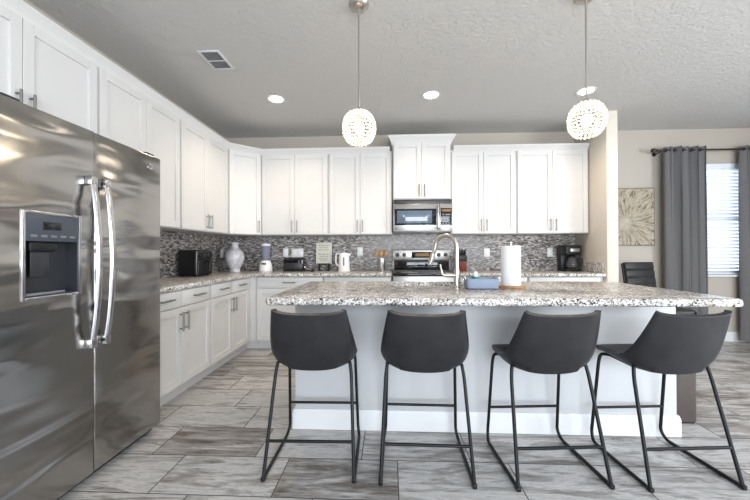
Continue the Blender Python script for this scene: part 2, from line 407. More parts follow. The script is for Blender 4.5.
XU = -1.926 - .02
upper((XU, 2.972), PI/2, .912, 'white two-door wall cabinet above the black air fryer')
upper((XU, 2.108), PI/2, .864, 'white two-door wall cabinet between the fridge cabinet and the air fryer cabinet', hside=1)
upper((XU, 1.196), PI/2, .912, 'short white two-door cabinet above the stainless fridge', z0=1.83)
# further cabinet run to the left of the fridge top
upper((XU, .74), PI/2, .456, 'white single-door wall cabinet at the upper left edge, nearest the camera', ndoor=1, hside=0)
# diagonal corner
t = thing('corner_wall_cabinet', (XU, 3.884, 1.385), 'white single-door diagonal corner cabinet above the marbled vase', 'cabinet')
p = [(0, 0), (.306, .284), (.306, D - 3.884 - .004), (-.304, D - 3.884 - .004), (-.304, 0.0)]
MB().prism(p, 0, 1.05, .0015, 1).build('body', 'white', t)
dd = math.hypot(.306, .284); an = math.atan2(.284, .306)
d = shaker(.015, dd - .015, .006, 1.02); d.bm.transform(RZ(an)); dob = d.build('door', 'white', t)
hp = pull(dd - .05, .105); hp.bm.transform(RZ(an)); hp.build('handle', 'pull', dob)
# microwave cabinet, deeper and taller
t = thing('wall_cabinet', (.036, D - .38 + .02, 1.815), 'taller white two-door wall cabinet above the microwave', 'cabinet', 0, 'white shaker wall cabinets')
MB().box((0, 0, 0), (.712, .355, .735), .0015, 1).build('body', 'white', t)
for s_ in (0, 1): door(t, .012 + .344*s_, .356 + .344*s_, .006, .70, .356 + (.033 if s_ else -.033), .105)
cp = [(0, .66), (.005, .66), (.012, .675), (.02, .70), (.042, .735), (.055, .75), (.055, .775), (0, .775)]
MB().sweep([(0, .355), (0, 0), (.712, 0), (.712, .355)], [(o + .0, z + .012) for o, z in cp]).build('crown', 'white', t)
# continuous crown
prof = [(0, 2.405), (.004, 2.405), (.008, 2.418), (.018, 2.43), (.034, 2.455), (.042, 2.462), (.042, 2.478), (0, 2.478)]
b = MB().sweep([(XU, .70), (XU, 3.884), (-1.640, U0), (.0, U0)], [(o + .001, z) for o, z in prof])
struct(b.build('trim_1', 'white'))
struct(MB().sweep([(.79, U0), (2.424, U0)], [(o + .001, z) for o, z in prof]).build('trim_2', 'white'))

def base_cab(loc, rz, w_, label, units, depth=.585):
    """units: list of (x0, x1, handle side)"""
    t = thing('base_cabinet', (loc[0], loc[1], 0), label, 'cabinet', rz, 'white shaker base cabinets')
    MB().box((.001, 0, .11), (w_ - .001, depth, .872), .0015, 1).box((.001, .075, 0), (w_ - .001, depth, .11)).build('body', 'white', t)
    for x0, x1, hs in units:
        dr = MB().box((x0 + .0015, -.02, .742), (x1 - .0015, 0, .866), .003, 2).build('drawer', 'white', t)
        pull((x0 + x1)/2, .808, .15 if x1 - x0 > .3 else .1, True).build('handle', 'pull', dr)
        if hs is None: continue
        d = shaker(x0, x1, .125, .735).build('door', 'white', t)
        hx = x1 - .033 if hs > 0 else x0 + .033
        pull(hx, .625, .15).build('handle', 'pull', d)
    return t
B0 = D - .61 + .02; XB = -1.646 - .02
base_cab((XB, 2.135), PI/2, .845, 'white base cabinet with two drawers and two doors next to the fridge', [(.01, .423, 1), (.423, .835, -1)])
base_cab((XB, 2.981), PI/2, .830, 'white base cabinet with two drawers and two doors under the air fryer', [(.01, .415, 1), (.415, .82, -1)])
t = tag(MB().box((XL + .003, 3.815, .11), (-1.664, D - .004, .872)).box((-1.664, 3.886, .11), (-1.60, D - .004, .872)).box((XL + .003, 3.815, 0), (-1.742, D - .004, .11)).box((-1.742, 3.963, 0), (-1.60, D - .004, .11)).build('corner_base_cabinet', 'white'), 'white corner base cabinet filler below the vase', 'cabinet')
base_cab((-1.598, B0), 0, .81, 'white base cabinet with a wide drawer and door below the blender and toaster', [(.02, .80, 1)])
base_cab((-.786, B0), 0, .80, 'white base cabinet below the kettle, left of the stove', [(.01, .79, -1)])
base_cab((.80, B0), 0, .775, 'white base cabinet below the knife block, right of the stove', [(.01, .765, 1)])
base_cab((1.577, B0), 0, .845, 'white base cabinet below the coffee maker', [(.01, .80, 1)])
# countertops
def slab(b, poly, z0=.875, z1=.915, bev=.012): b.prism(poly, z0, z1, bev, 3)
b = MB(); fx = XL + .635
slab(b, [(XL + .012, 2.125), (fx, 2.125), (fx, D - .635), (.022, D - .635), (.022, D - .012), (XL + .012, D - .012)])
tag(b.build('countertop', 'granite'), 'L-shaped speckled granite worktop from the fridge round the corner to the stove', 'countertop')
b = MB(); slab(b, [(.796, D - .635), (2.426, D - .635), (2.426, D - .012), (.796, D - .012)])
struct(MB().box((2.405, D - .60, .9155), (2.4295, D - .013, 1.03), .003).build('trim_3', 'granite'))
tag(b.build('countertop', 'granite'), 'speckled granite worktop from the stove to the wing wall', 'countertop')

# ------------------------------------------------------------ island
IX0, IX1, IY0, IY1 = -.692, 1.825, 1.781, 2.823
t = thing('kitchen_island', (.59, 2.48, 0), 'pale grey island body with white baseboard carrying the granite top', 'kitchen island')
bx0, bx1, by0, by1 = -.632 - .59, 1.80 - .59, 2.178 - 2.48, 2.79 - 2.48
body = MB()
sx0, sx1, sy0, sy1 = .04, .76, 2.42, 2.765      # sink opening
body.box((bx0, by0, 0), (bx1, by0 + .10, .872), .003); body.box((bx0, by1 - .02, 0), (bx1, by1, .872), .003)
body.box((bx0, by0 + .1, 0), (bx0 + .4, by1 - .02, .872)); body.box((bx1 - .9, by0 + .1, 0), (bx1, by1 - .02, .872)); body.box((bx0 + .4, by0 + .1, 0), (bx1 - .9, by1 - .02, .5))
body.build('body', 'island', t)
MB().sweep([(bx0, by1), (bx0, by0), (bx1, by0), (bx1, by1)][0:4], [(0, 0), (.015, 0), (.015, .105), (.008, .13), (0, .13)]).build('baseboard', 'trim', t)
def holed_slab(outer, inner, z0, z1, bev):
    b = bmesh.new()
    def loops(r, offs):
        return [[b.verts.new((x, y, z)) for x, y in rrect(r[0] + o, r[1] + o, r[2] - o, r[3] - o, max(.004, r[4] - o))] for o, z in offs]
    q = [(bev * (1 - math.sin(a)), bev * (1 - math.cos(a))) for a in (PI/2, PI/4, 0)]
    A = loops(outer, [(q[2][0], z0 + q[2][1]), (q[1][0], z0 + q[1][1]), (0, z0 + bev), (0, z1 - bev), (q[1][0], z1 - q[1][1]), (bev, z1)])
    B = loops(inner, [(0, z0), (0, z1 - .003), (-.003, z1)])
    for L_ in (A, B):
        for P, Q in zip(L_, L_[1:]):
            for k in range(len(P)): b.faces.new((P[k], P[(k+1) % len(P)], Q[(k+1) % len(P)], Q[k]))
    for P, Q in ((A[0], B[0]), (A[-1], B[-1])):
        m = len(P)
        for k in range(m): b.faces.new((P[k], P[(k+1) % m], Q[(k+1) % m], Q[k]))
    mb = MB(); mb.bm.free(); mb.bm = b; return mb
it = holed_slab((IX0, IY0, IX1, IY1, .035), (sx0, sy0, sx1, sy1, .03), .873, .915, .014).build('island_countertop', 'granite', ang=50)
tag(it, 'long speckled granite slab on top of the island, with a sink cut-out', 'countertop')
# sink
t = thing('sink', ((sx0 + sx1)/2, (sy0 + sy1)/2, .70), 'stainless steel undermount sink set in the island granite', 'sink')
w2, d2 = (sx1 - sx0)/2 , (sy1 - sy0)/2
b = bmesh.new(); rings = []
for k, (off, z) in enumerate([(.015, .172), (-.002, .172), (-.004, .02), (-.02, .004), (-.05, .0)]):
    rings.append([b.verts.new((x, y, z)) for x, y in rrect(-w2 - off, -d2 - off, w2 + off, d2 + off, .03)])
for A, B in zip(rings, rings[1:]):
    for k in range(len(A)): b.faces.new((A[k], A[(k+1) % len(A)], B[(k+1) % len(A)], B[k]))
b.faces.new(rings[-1]); mb = MB(); mb.bm.free(); mb.bm = b; mb.build('basin', 'steel', t)
MB().lathe([(0, .003), (.04, .003), (.045, .006), (.045, .0)], 20).build('drain', 'chrome', t)

# ------------------------------------------------------------ fridge
FX = -1.503; FY0, FY1, FYS = 1.198, 2.108, 1.618
t = thing('fridge', (FX, FY0, 0), 'stainless side-by-side fridge with water dispenser and bow handles', 'fridge', PI/2)
# local: x -> world y, -y -> world +x ; front plane y=0, body behind (+y)
W = FY1 - FY0
MB().box((.006, .075, .03), (W - .006, .735, 1.755), .004).build('body', 'dark', t)
MB().box((.01, .05, .012), (W - .01, .12, .07), .003).build('kick_grille', 'black', t)
DXX = (.085, .347, .965, 1.345)       # dispenser recess x0 x1 z0 z1
sp = FYS - FY0
b = MB(); dz0, dz1 = .055, 1.78
ax0, ax1 = .0, sp - .003; hx0, hx1, hz0, hz1 = DXX[0] + .01, DXX[1] - .01, DXX[2] + .01, DXX[3] - .01
b.box((ax0, 0, dz0), (hx0, .07, dz1), .0); b.box((hx1, 0, dz0), (ax1, .07, dz1)); b.box((hx0, 0, dz0), (hx1, .07, hz0)); b.box((hx0, 0, hz1), (hx1, .07, dz1))
bmesh.ops.remove_doubles(b.bm, verts=b.bm.verts, dist=1e-5)
fd = b.build('freezer_door', 'fridge', t, smooth=False)
dd_ = MB().box((sp + .003, 0, dz0), (W, .07, dz1), .008, 3).build('fridge_door', 'fridge', t)
# dispenser
q = MB(); zz = 1.215
outer = [(DXX[0], DXX[2]), (DXX[1], DXX[2]), (DXX[1], DXX[3]), (DXX[0], DXX[3])]
def frame(b, x0, x1, z0, z1, wd, y0, y1, bev=.003):
    b.box((x0, y0, z0), (x0 + wd, y1, z1), bev); b.box((x1 - wd, y0, z0), (x1, y1, z1), bev)
    b.box((x0 + wd, y0, z0), (x1 - wd, y1, z0 + wd), bev); b.box((x0 + wd, y0, z1 - wd), (x1 - wd, y1, z1), bev); return b
dp = frame(q, *DXX, .014, -.006, .012).build('dispenser_frame', 'chrome', fd)
MB().box((DXX[0] + .014, -.004, zz), (DXX[1] - .014, .02, DXX[3] - .014), .003).build('control_panel', 'panelblue', fd)
r = MB(); a0, a1, c0, c1 = DXX[0] + .013, DXX[1] - .013, DXX[2] + .013, zz
r.box((a0, .06, c0), (a1, .068, c1)); r.box((a0, .0, c0), (a0 + .006, .066, c1)); r.box((a1 - .006, .0, c0), (a1, .066, c1)); r.box((a0, 0, c0), (a1, .066, c0 + .006))
r.build('dispenser_cavity', 'dark', fd)
MB().box((a0 + .07, -.006, zz + .05), (a0 + .15, -.003, zz + .085), .001).build('display', 'blackglass', fd)
bt = MB()
for k in range(5): bt.box((a0 + .02 + k*.042, -.006, zz + .018), (a0 + .046 + k*.042, -.003, zz + .028), .001)
bt.build('button', 'grey', fd)
MB().box((a0 + .03, .012, c1 - .045), (a0 + .15, .056, c1 - .0), .01).build('nozzle', 'black', fd)
MB().box((a0 + .05, .03, c1 - .155), (a0 + .13, .038, c1 - .035), .006, 2, RX(-.12) @ TR(0, 0, .0) if False else None).build('paddle', 'dark', fd)
MB().box((a0 + .01, .002, c0 + .006), (a1 - .06, .05, c0 + .016), .003).build('drip_tray', 'grey', fd)
def bow(x, nm, parent):
    b = MB(); pts = []
    for k in range(17):
        s_ = k / 16; z = .715 + (1.525 - .715) * s_; pts.append((x, -.028 - .036 * math.sin(PI * s_)**.8, z))
    prev = None; tb = bmesh.new(); rings = []
    for p in pts:
        rings.append([tb.verts.new((p[0] + .017*math.cos(a), p[1] + .010*math.sin(a), p[2])) for a in [2*PI*j/12 for j in range(12)]])
    for A, B in zip(rings, rings[1:]):
        for j in range(12): tb.faces.new((A[j], A[(j+1) % 12], B[(j+1) % 12], B[j]))
    tb.faces.new(rings[0]); tb.faces.new(rings[-1]); b.merge(tb)
    for z in (.715, 1.525): b.box((x - .018, -.04, z - .022), (x + .018, .0, z + .022), .005)
    return b.build(nm, 'chrome', parent)
bow(1.580 - FY0, 'handle', fd); bow(1.660 - FY0, 'handle', dd_)
b = MB(); b.lathe([(0, 0), (.019, 0), (.019, .003), (0, .004)], 24, TR(2.012 - FY0, -.0005, 1.705) @ RX(PI/2))
bd = b.build('badge', 'chrome', dd_)
b = MB()
for s_ in (-1, 1): b.tube([(2.012 - FY0 + .0055*s_ + .005*math.cos(a), -.0045, 1.705 + .007*math.sin(a)) for a in [2*PI*j/12 for j in range(12)]], .0012, 6, closed=True)
b.build('monogram', 'dark', bd)
for x in (.03, W - .1): MB().box((x, .02, 1.78), (x + .07, .12, 1.80), .006).build('hinge_cover', 'dark', t)

# ------------------------------------------------------------ microwave, range
t = thing('microwave', (.4, D - .4, 1.405), 'stainless over-range microwave below the tall middle cabinet', 'microwave')
MB().box((-.36, .02, 0), (.36, .385, .405), .004).build('body', 'steel', t)
MB().box((-.355, -.002, .352), (.355, .03, .40), .003).build('vent_grille', 'dark', t)
dr = MB().box((-.36, -.02, .008), (.20, .02, .345), .006).build('door', 'steel', t)
MB().box((-.345, -.023, .085), (.165, -.018, .285), .012).build('window_surround', 'blackglass', dr)
MB().box((-.315, -.0255, .108), (.11, -.022, .262), .008).build('window', 'screen', dr)
MB().tube(round_path([(.185, -.02, .04), (.185, -.055, .04), (.185, -.055, .32), (.185, -.02, .32)], .02), .0095, 10).build('handle', 'chrome', dr)
cpn = MB().box((.205, -.02, .008), (.36, .02, .345), .006).build('control_panel', 'steel', t)
MB().box((.215, -.023, .085), (.35, -.018, .29), .006).build('keypad', 'blackglass', cpn)
MB().box((.228, -.025, .248), (.338, -.0225, .275), .002).build('display', 'display', cpn)
for r_ in range(4):
    for c_ in range(3): MB().box((.235 + c_*.036, -.025, .10 + r_*.034), (.258 + c_*.036, -.0225, .118 + r_*.034), .001).build('button', 'grey', cpn)
MB().lathe([(0, 0), (.011, 0), (.011, .002), (0, .003)], 20, TR(-.325, -.0195, .045) @ RX(PI/2)).build('badge', 'dark', dr)

t = thing('range', (.41, D - .64, 0), 'stainless electric stove with black glass top and rear knob panel', 'stove')
MB().box((-.378, .03, .03), (.378, .615, .884), .004).build('body', 'steel', t)
MB().box((-.38, .0, .884), (.38, .55, .917), .006).build('cooktop', 'blackglass', t)
for x, y, r_ in ((-.19, .14, .1), (.19, .14, .085), (-.19, .39, .075), (.19, .39, .095)):
    MB().lathe([(r_ - .004, .9172), (r_, .9172), (r_, .9178), (r_ - .004, .9178)], 32, TR(x, y, 0)).build('burner_ring', 'grey', t)
bg = MB().box((-.38, .55, .90), (.38, .615, 1.05), .004).box((-.38, .53, 1.05), (.38, .615, 1.195), .012).build('backguard', 'steel', t)
MB().box((-.36, .545, .925), (.36, .552, 1.055), .003).build('backguard_strip', 'blackglass', bg)
MB().box((-.13, .525, 1.085), (.13, .532, 1.165), .004).build('control_panel', 'blackglass', bg)
MB().box((-.08, .522, 1.105), (.10, .526, 1.145), .002).build('display', 'display', bg)
for x in (-.315, -.225, .225, .315): MB().lathe([(.026, 0), (.026, .006), (.021, .008), (.019, .026), (0, .027)], 20, TR(x, .531, 1.125) @ RX(PI/2)).build('knob', 'black', bg)
d = MB().box((-.378, -.01, .19), (.378, .03, .80), .006).build('oven_door', 'steel', t)
MB().box((-.30, -.014, .3), (.30, -.008, .66), .01).build('oven_window', 'blackglass', d)
MB().tube(round_path([(-.33, -.01, .745), (-.33, -.06, .745), (.33, -.06, .745), (.33, -.01, .745)], .02), .012, 10).build('handle', 'chrome', d)
MB().box((-.378, -.01, .04), (.378, .03, .18), .006).build('storage_drawer', 'steel', t)

# ------------------------------------------------------------ ceiling fixtures
def pendant(x, y, zc, label):
    t = thing('pendant_lamp', (x, y, ZC), label, 'pendant lamp', 0, 'crystal pendants over the island')
    MB().lathe([(0, -.032), (.02, -.032), (.045, -.024), (.062, -.01), (.064, 0), (0, 0)], 28).build('canopy', 'nickel', t)
    zt = zc - ZC
    MB().tube([(0, 0, -.03), (0, 0, zt + .12)], .0055, 10).build('rod', 'nickel', t)
    MB().lathe([(0, zt + .135), (.012, zt + .13), (.018, zt + .112), (.03, zt + .10), (.03, zt + .095), (0, zt + .095)], 20).build('cap', 'chrome', t)
    b = MB(); R = .103; rows = 12
    for k in range(rows):
        ph = -1.12 + 2.30 * k / (rows - 1); rz = R * math.cos(ph) ** .72; z = zt + .098 * math.sin(ph) / math.sin(1.2)
        n = max(8, int(2 * PI * rz / .0235))
        for j in range(n):
            a = 2 * PI * (j + .5 * (k % 2)) / n
            b.sph((rz * math.cos(a), rz * math.sin(a), z), .0072, 8, 5, (1, 1, 1.1))
        b.tube([(rz * .985 * math.cos(q), rz * .985 * math.sin(q), z) for q in [2*PI*j/24 for j in range(24)]], .0012, 4, closed=True)
    b.build('crystal_shade', 'crystal', t)
    MB().sph((0, 0, zt + .0), .032, 16, 12, (1, 1, 1.15)).build('bulb', 'bulb', t)
    l = bpy.data.lights.new('pendant_light', 'POINT'); l.energy = 3; l.color = (1, .86, .66); l.shadow_soft_size = .05
    o = bpy.data.objects.new('pendant_light', l); C.objects.link(o); o.parent = t; o.location = (0, 0, zt + .0)
    return t
pendant(-.194, 2.10, 1.953, 'crystal ball pendant lamp hanging left, over the first two stools')
pendant(1.216, 2.10, 1.974, 'crystal ball pendant lamp hanging right, over the third and fourth stools')
def downlight(x, y, label, e=30):
    t = thing('ceiling_downlight', (x, y, ZC), label, 'ceiling light', 0, 'recessed ceiling downlights')
    MB().lathe([(.065, -.002), (.088, -.006), (.09, 0), (.065, 0)], 32).build('trim_ring', 'trim', t)
    MB().lathe([(0, -.004), (.066, -.004), (.066, -.001), (0, -.001)], 28).build('lens', 'downlight', t)
    l = bpy.data.lights.new('downlight_beam', 'SPOT'); l.energy = e; l.color = (1, .82, .62); l.spot_size = 2.5; l.spot_blend = .7; l.shadow_soft_size = .06
    o = bpy.data.objects.new('downlight_beam', l); C.objects.link(o); o.parent = t; o.location = (0, 0, -.012)
downlight(-1.169, 3.358, 'round recessed ceiling light left of the first pendant')
downlight(.418, 3.355, 'round recessed ceiling light between the two pendants')
downlight(1.936, 3.352, 'round recessed ceiling light behind the right pendant rod')
t = thing('ceiling_vent', (-1.42, 2.652, ZC), 'white rectangular ceiling air vent near the upper left cabinets', 'air vent')
b = MB(); frame(b, -.09, .09, 0, .27, .02, 0, .006, .002); b.bm.transform(TR(0, -.135, 0) @ Matrix(((1,0,0,0),(0,0,1,0),(0,-1,0,0),(0,0,0,1)))); b.build('frame', 'trim', t)
b = MB()
for k in range(9): b.box((-.008, -.118, -.001), (.008, .118, .001), 0, 1, TR(-.064 + k*.016, 0, -.006) @ RY(.9))
b.box((-.07, -.004, -.009), (.07, .004, -.003)); b.build('louvres', 'trim', t)
MB().box((-.072, -.118, -.0015), (.072, .118, -.0002)).build('duct_opening', 'black', t)

# ------------------------------------------------------------ bar stools
def make_stool():
    t = thing('bar_stool', (0, 0, 0), None, 'stool')
    Cc = [(.160, .560), (.148, .577), (.05, .574), (-.06, .550), (-.135, .526), (-.192, .540), (-.232, .62), (-.268, .735), (-.298, .850)]
    Ee = [(.147, .562), (.137, .578), (.05, .590), (-.03, .600), (-.10, .610), (-.155, .642), (-.200, .715), (-.238, .79), (-.272, .872)]
    Wd = [.180, .192, .208, .220, .225, .224, .213, .198, .183]
    tb = bmesh.new(); NS = 10; rows = []
    for (cy, cz), (ey, ez), w_ in zip(Cc, Ee, Wd):
        r_ = []
        for j in range(-NS, NS + 1):
            u = j / NS; k = abs(u) ** 2.4; x = w_ * math.sin(u * PI/2 * .93) / math.sin(PI/2 * .93)
            r_.append(tb.verts.new((x, cy + (ey - cy) * k, cz + (ez - cz) * k)))
        rows.append(r_)
    for A, B in zip(rows, rows[1:]):
        for j in range(2 * NS): tb.faces.new((A[j], A[j+1], B[j+1], B[j]))
    bmesh.ops.recalc_face_normals(tb, faces=tb.faces)
    me = bpy.data.meshes.new('seat_shell'); tb.to_mesh(me); tb.free(); me.materials.append(M['leather'])
    o = bpy.data.objects.new('seat_shell', me); C.objects.link(o)
    s_ = o.modifiers.new('s', 'SOLIDIFY'); s_.thickness = .028; s_.offset = 0
    bv = o.modifiers.new('b', 'BEVEL'); bv.width = .009; bv.segments = 2; bv.limit_method = 'ANGLE'; bv.angle_limit = .8
    sd = o.modifiers.new('d', 'SUBSURF'); sd.levels = 1; sd.render_levels = 1
    dg = bpy.context.evaluated_depsgraph_get(); dg.update(); m2 = bpy.data.meshes.new_from_object(o.evaluated_get(dg)); m2.name = 'seat_shell'
    o.modifiers.clear(); o.data = m2; m2.shade_smooth(); o.parent = t
    # seam piping on the shell
    zr = .0095
    for s_ in (-1, 1):
        pts = [(s_*.232, -.285, zr), (s_*.205, -.155, .575), (s_*.17, -.10, .578), (s_*.165, .07, .572), (s_*.20, .105, .555), (s_*.216, .115, .10), (s_*.222, .10, zr + .012), (s_*.224, .07, zr)]
        pts = [(s_*.232, -.287, zr + .004), (s_*.208, -.165, .50), (s_*.198, -.15, .568), (s_*.172, -.12, .548), (s_*.165, .07, .552), (s_*.198, .095, .549), (s_*.206, .10, .50), (s_*.218, .150, .055), (s_*.228, .12, zr), (s_*.232, -.27, zr)]
        MB().tube(round_path(pts, .03, 5), .0092, 10).build('sled_leg', 'blackmetal', t)
        MB().box((s_*.232 - .011, -.30, 0), (s_*.232 + .011, -.27, .022), .004).build('glide', 'black', t)
    for (z, y, x) in ((.178, -.245, .222), (.21, .132, .213)): MB().tube([(-x, y, z), (x, y, z)], .0082, 10).build('footrest_bar', 'blackmetal', t)
    MB().box((-.166, .02, .550), (.166, .05, .557), .002).build('seat_bracket', 'blackmetal', t)
    return t
proto = make_stool()
spots = [(-.424, 1.962, .017, 'charcoal leather bar stool nearest the fridge, first of four at the island'),
         (.184, 1.952, -.014, 'charcoal leather bar stool in front of the faucet, second from the fridge'),
         (.828, 1.955, .077, 'charcoal leather bar stool third from the fridge, below the paper towels'),
         (1.464, 1.975, .077, 'charcoal leather bar stool at the right end of the island by the brown bin')]
for i, (x, y, a, lb) in enumerate(spots):
    o = proto if i == 0 else copy_tree(proto)
    o.location = (x, y, 0); o.rotation_euler.z = a; o['label'] = lb; o['group'] = 'bar stools along the island'

# ------------------------------------------------------------ things on the island
FB = (.463, 2.335)
t = thing('faucet', (FB[0], FB[1], .915), 'tall brushed nickel gooseneck faucet on the island', 'faucet')
MB().lathe([(0, 0), (.026, 0), (.026, .008), (.0205, .014), (.0195, .12), (.0165, .13), (.0, .13)], 24).build('base', 'nickel', t)
dx, dy = -.150, .10; L = math.hypot(dx, dy); ux, uy = dx/L, dy/L; Rr = .082
pts = [(0, 0, .12), (0, 0, .20), (0, 0, .283)]
for k in range(1, 15):
    a = PI - (PI * 1.0) * k / 14; pts.append((ux * (Rr + Rr*math.cos(a)), uy * (Rr + Rr*math.cos(a)), .283 + Rr * math.sin(a)))
e = pts[-1]; pts += [(e[0] + ux*.012, e[1] + uy*.012, e[2] - .04), (e[0] + ux*.018, e[1] + uy*.018, e[2] - .045)]
MB().tube(pts, .0155, 14).build('spout', 'nickel', t)
p = pts[-1]; MB().tube([(p[0], p[1], p[2]), (p[0] + ux*.008, p[1] + uy*.008, p[2] - .035), (p[0] + ux*.022, p[1] + uy*.022, p[2] - .075)], [.016, .0185, .02], 14).build('spray_head', 'nickel', t)
MB().tube([(0, 0, .085), (-.075, .0, .085)], .016, 12).build('valve', 'nickel', t)
MB().tube(smooth_path([(-.072, 0, .085), (-.098, 0, .092), (-.106, 0, .12), (-.116, -.005, .16)]), [.012]*6 + [.010]*6 + [.007]*7, 10).build('lever', 'nickel', t)

t = thing('paper_towel_holder', (.836, 2.34, .915), 'round wooden paper towel holder with metal rod standing on the island', 'paper towel holder')
MB().lathe([(0, 0), (.090, 0), (.093, .006), (.09, .014), (0, .014)], 36).build('base', 'woodl', t)
MB().tube([(0, 0, .014), (0, 0, .305)], .006, 10).build('rod', 'chrome', t)
MB().sph((0, 0, .312), .011, 12, 8).build('finial', 'chrome', t)
b = MB().lathe([(.02, .016), (.063, .016), (.0645, .02), (.0645, .284), (.063, .289), (.02, .289), (.02, .016)], 40)
o = tag(b.build('paper_towel_roll', 'paper'), 'white paper towel roll standing on the wooden holder', 'paper towels'); o.location = (.836, 2.34, .915)

t = thing('dish_tub', (.615, 2.285, .915), 'blue-grey shallow dish tub with wire end handles between faucet and paper towels', 'dish tub')
b = bmesh.new(); rings = []
for off, z in [(-.012, .0), (0, .004), (.004, .062), (.008, .064), (.008, .068), (-.001, .068), (-.006, .008)]:
    rings.append([b.verts.new((x, y, z)) for x, y in rrect(-.105 - off, -.055 - off, .105 + off, .055 + off, .018)])
for A, B in zip(rings, rings[1:]):
    for k in range(len(A)): b.faces.new((A[k], A[(k+1) % len(A)], B[(k+1) % len(A)], B[k]))
b.faces.new(rings[0][::-1]); b.faces.new(rings[-1]); mb = MB(); mb.bm.free(); mb.bm = b; mb.build('tub', 'blue', t)
for s_ in (-1, 1): MB().tube(round_path([(s_*.109, -.028, .05), (s_*.113, -.028, .088), (s_*.113, .028, .088), (s_*.109, .028, .05)], .015), .003, 8).build('handle', 'chrome', t)
t = thing('soap_bottle', (.58, 2.285, .924), 'small white topped bottle with teal collar standing in the blue-grey tub', 'bottle')
MB().lathe([(0, 0), (.024, 0), (.025, .05), (.02, .056), (0, .056)], 20).build('bottle_body', 'whitep', t)
MB().lathe([(0, .056), (.025, .056), (.025, .072), (0, .072)], 20).build('collar', 'teal', t)
MB().lathe([(0, .072), (.012, .072), (.016, .084), (.010, .10), (.004, .106), (0, .106)], 16).build('nozzle', 'whitep', t)

# ------------------------------------------------------------ things on the back and left counters
t = thing('air_fryer', (-2.055, 3.43, .915), 'black boxy air fryer with front handle on the left counter', 'air fryer', -.22)
# drawer faces +x in local
MB().box((-.135, -.115, .008), (.105, .115, .278), .028, 4).build('body', 'black', t)
MB().box((.10, -.098, .02), (.118, .098, .17), .012, 3).build('basket_front', 'black', t)
MB().box((.10, -.1, .18), (.113, .1, .265), .008, 3).build('control_panel', 'blackglass', t)
MB().box((.102, -.112, .02), (.108, -.102, .265), .002).build('trim_strip', 'nickel', t)
MB().tube(round_path([(.115, 0, .155), (.165, 0, .16), (.175, 0, .13), (.168, 0, .05), (.155, 0, .045)], .02), [.014]*21 + [.012]*1 if False else .014, 12).build('handle', 'black', t)
for x, y in ((-.1, -.08), (-.1, .08), (.07, -.08), (.07, .08)): MB().lathe([(0, 0), (.012, 0), (.012, .01), (0, .01)], 12, TR(x, y, 0)).build('foot', 'black', t)

b = MB().lathe([(0, 0), (.062, 0), (.066, .006), (.06, .02), (.066, .05), (.092, .10), (.112, .15), (.116, .19), (.106, .235), (.08, .27), (.05, .292), (.040, .315), (.041, .345), (.049, .365), (.046, .368), (.036, .345), (.034, .315), (0, .30)], 40)
o = tag(b.build('vase', 'marble'), 'grey and white marbled ceramic vase standing in the counter corner', 'vase'); o.location = (-1.985, 4.16, .915); o.scale = (1, 1, 1.03)

t = thing('blender', (-1.655, D - .13, .915), 'small blender with white base and smoked jar right of the vase', 'blender'); t.scale = (1, 1, 1.05)
MB().lathe([(0, 0), (.085, 0), (.088, .01), (.082, .07), (.062, .125), (.05, .135), (0, .135)], 28).build('base', 'whitep', t)
MB().box((-.03, -.086, .085), (.03, -.066, .105), .004).build('switch', 'dark', t)
MB().lathe([(.046, .135), (.05, .14), (.064, .32), (.060, .32), (.045, .15), (0, .148)], 28).build('jar', 'jar', t)
MB().lathe([(0, .32), (.066, .32), (.066, .338), (.05, .352), (0, .354)], 28).build('lid', 'whitep', t)
MB().tube(round_path([(.058, 0, .30), (.10, 0, .295), (.098, 0, .19), (.055, 0, .18)], .02), .007, 8).build('handle', 'jar', t)

t = thing('toaster', (-1.26, D - .14, .915), 'black and steel two-slot toaster below the wide outlet plate', 'toaster')
MB().box((-.135, -.085, .012), (.135, .085, .175), .025, 4).build('body', 'blackglass', t)
MB().box((-.12, -.087, .03), (.12, -.083, .11), .012).build('side_panel', 'dark', t)
MB().box((-.11, -.045, .172), (.11, -.02, .177), .002).box((-.11, .02, .172), (.11, .045, .177), .002).build('slots', 'dark', t)
MB().box((.135, -.02, .10), (.158, .02, .118), .004).build('lever', 'black', t)
MB().lathe([(0, 0), (.014, 0), (.012, .012), (0, .012)], 16, TR(.134, 0, .05) @ RY(PI/2)).build('dial', 'chrome', t)
MB().box((-.13, -.08, 0), (.13, .08, .014), .004).build('base', 'black', t)
# small dark tongs beside
b = MB().sph((-.99, D - .30, .931), .03, 14, 8, (1, 1, .52)); b.tube(smooth_path([(-1.02, D - .3, .925), (-1.05, D - .31, .93), (-1.09, D - .32, .924)]), .006, 8)
tag(b.build('spoon_rest', 'black'), 'small black rounded spoon rest on the counter below the cream sign', 'spoon rest')

t = thing('counter_sign', (-.888, D - .075, .9155), 'cream wooden kitchen sign with bands of writing leaning on the backsplash', 'sign')
t.rotation_euler = (-.10, 0, 0)
MB().box((-.10, -.008, .10), (.10, .006, .375), .003).build('panel', 'cream', t)
b = MB(); frame(b, -.106, .106, .095, .38, .010, -.012, .008, .002); b.build('frame', 'woodl', t).data.materials[0] = M['cream']
for k, (z, wd) in enumerate([(.335, .14), (.305, .12), (.275, .145), (.215, .15), (.185, .11), (.155, .14), (.13, .1)]):
    x = -wd/2; b = MB()
    while x < wd/2 - .01:
        l_ = random.uniform(.012, .03); b.box((x, -.0095, z), (min(x + l_, wd/2), -.008, z + .011)); x += l_ + .006
    b.build('lettering', 'tan', t)
MB().box((-.07, -.02, .0), (-.055, .05, .10), .003).box((.055, -.02, .0), (.07, .05, .10), .003).box((-.08, -.025, .088), (.08, .0, .098), .003).build('easel', 'blackmetal', t)

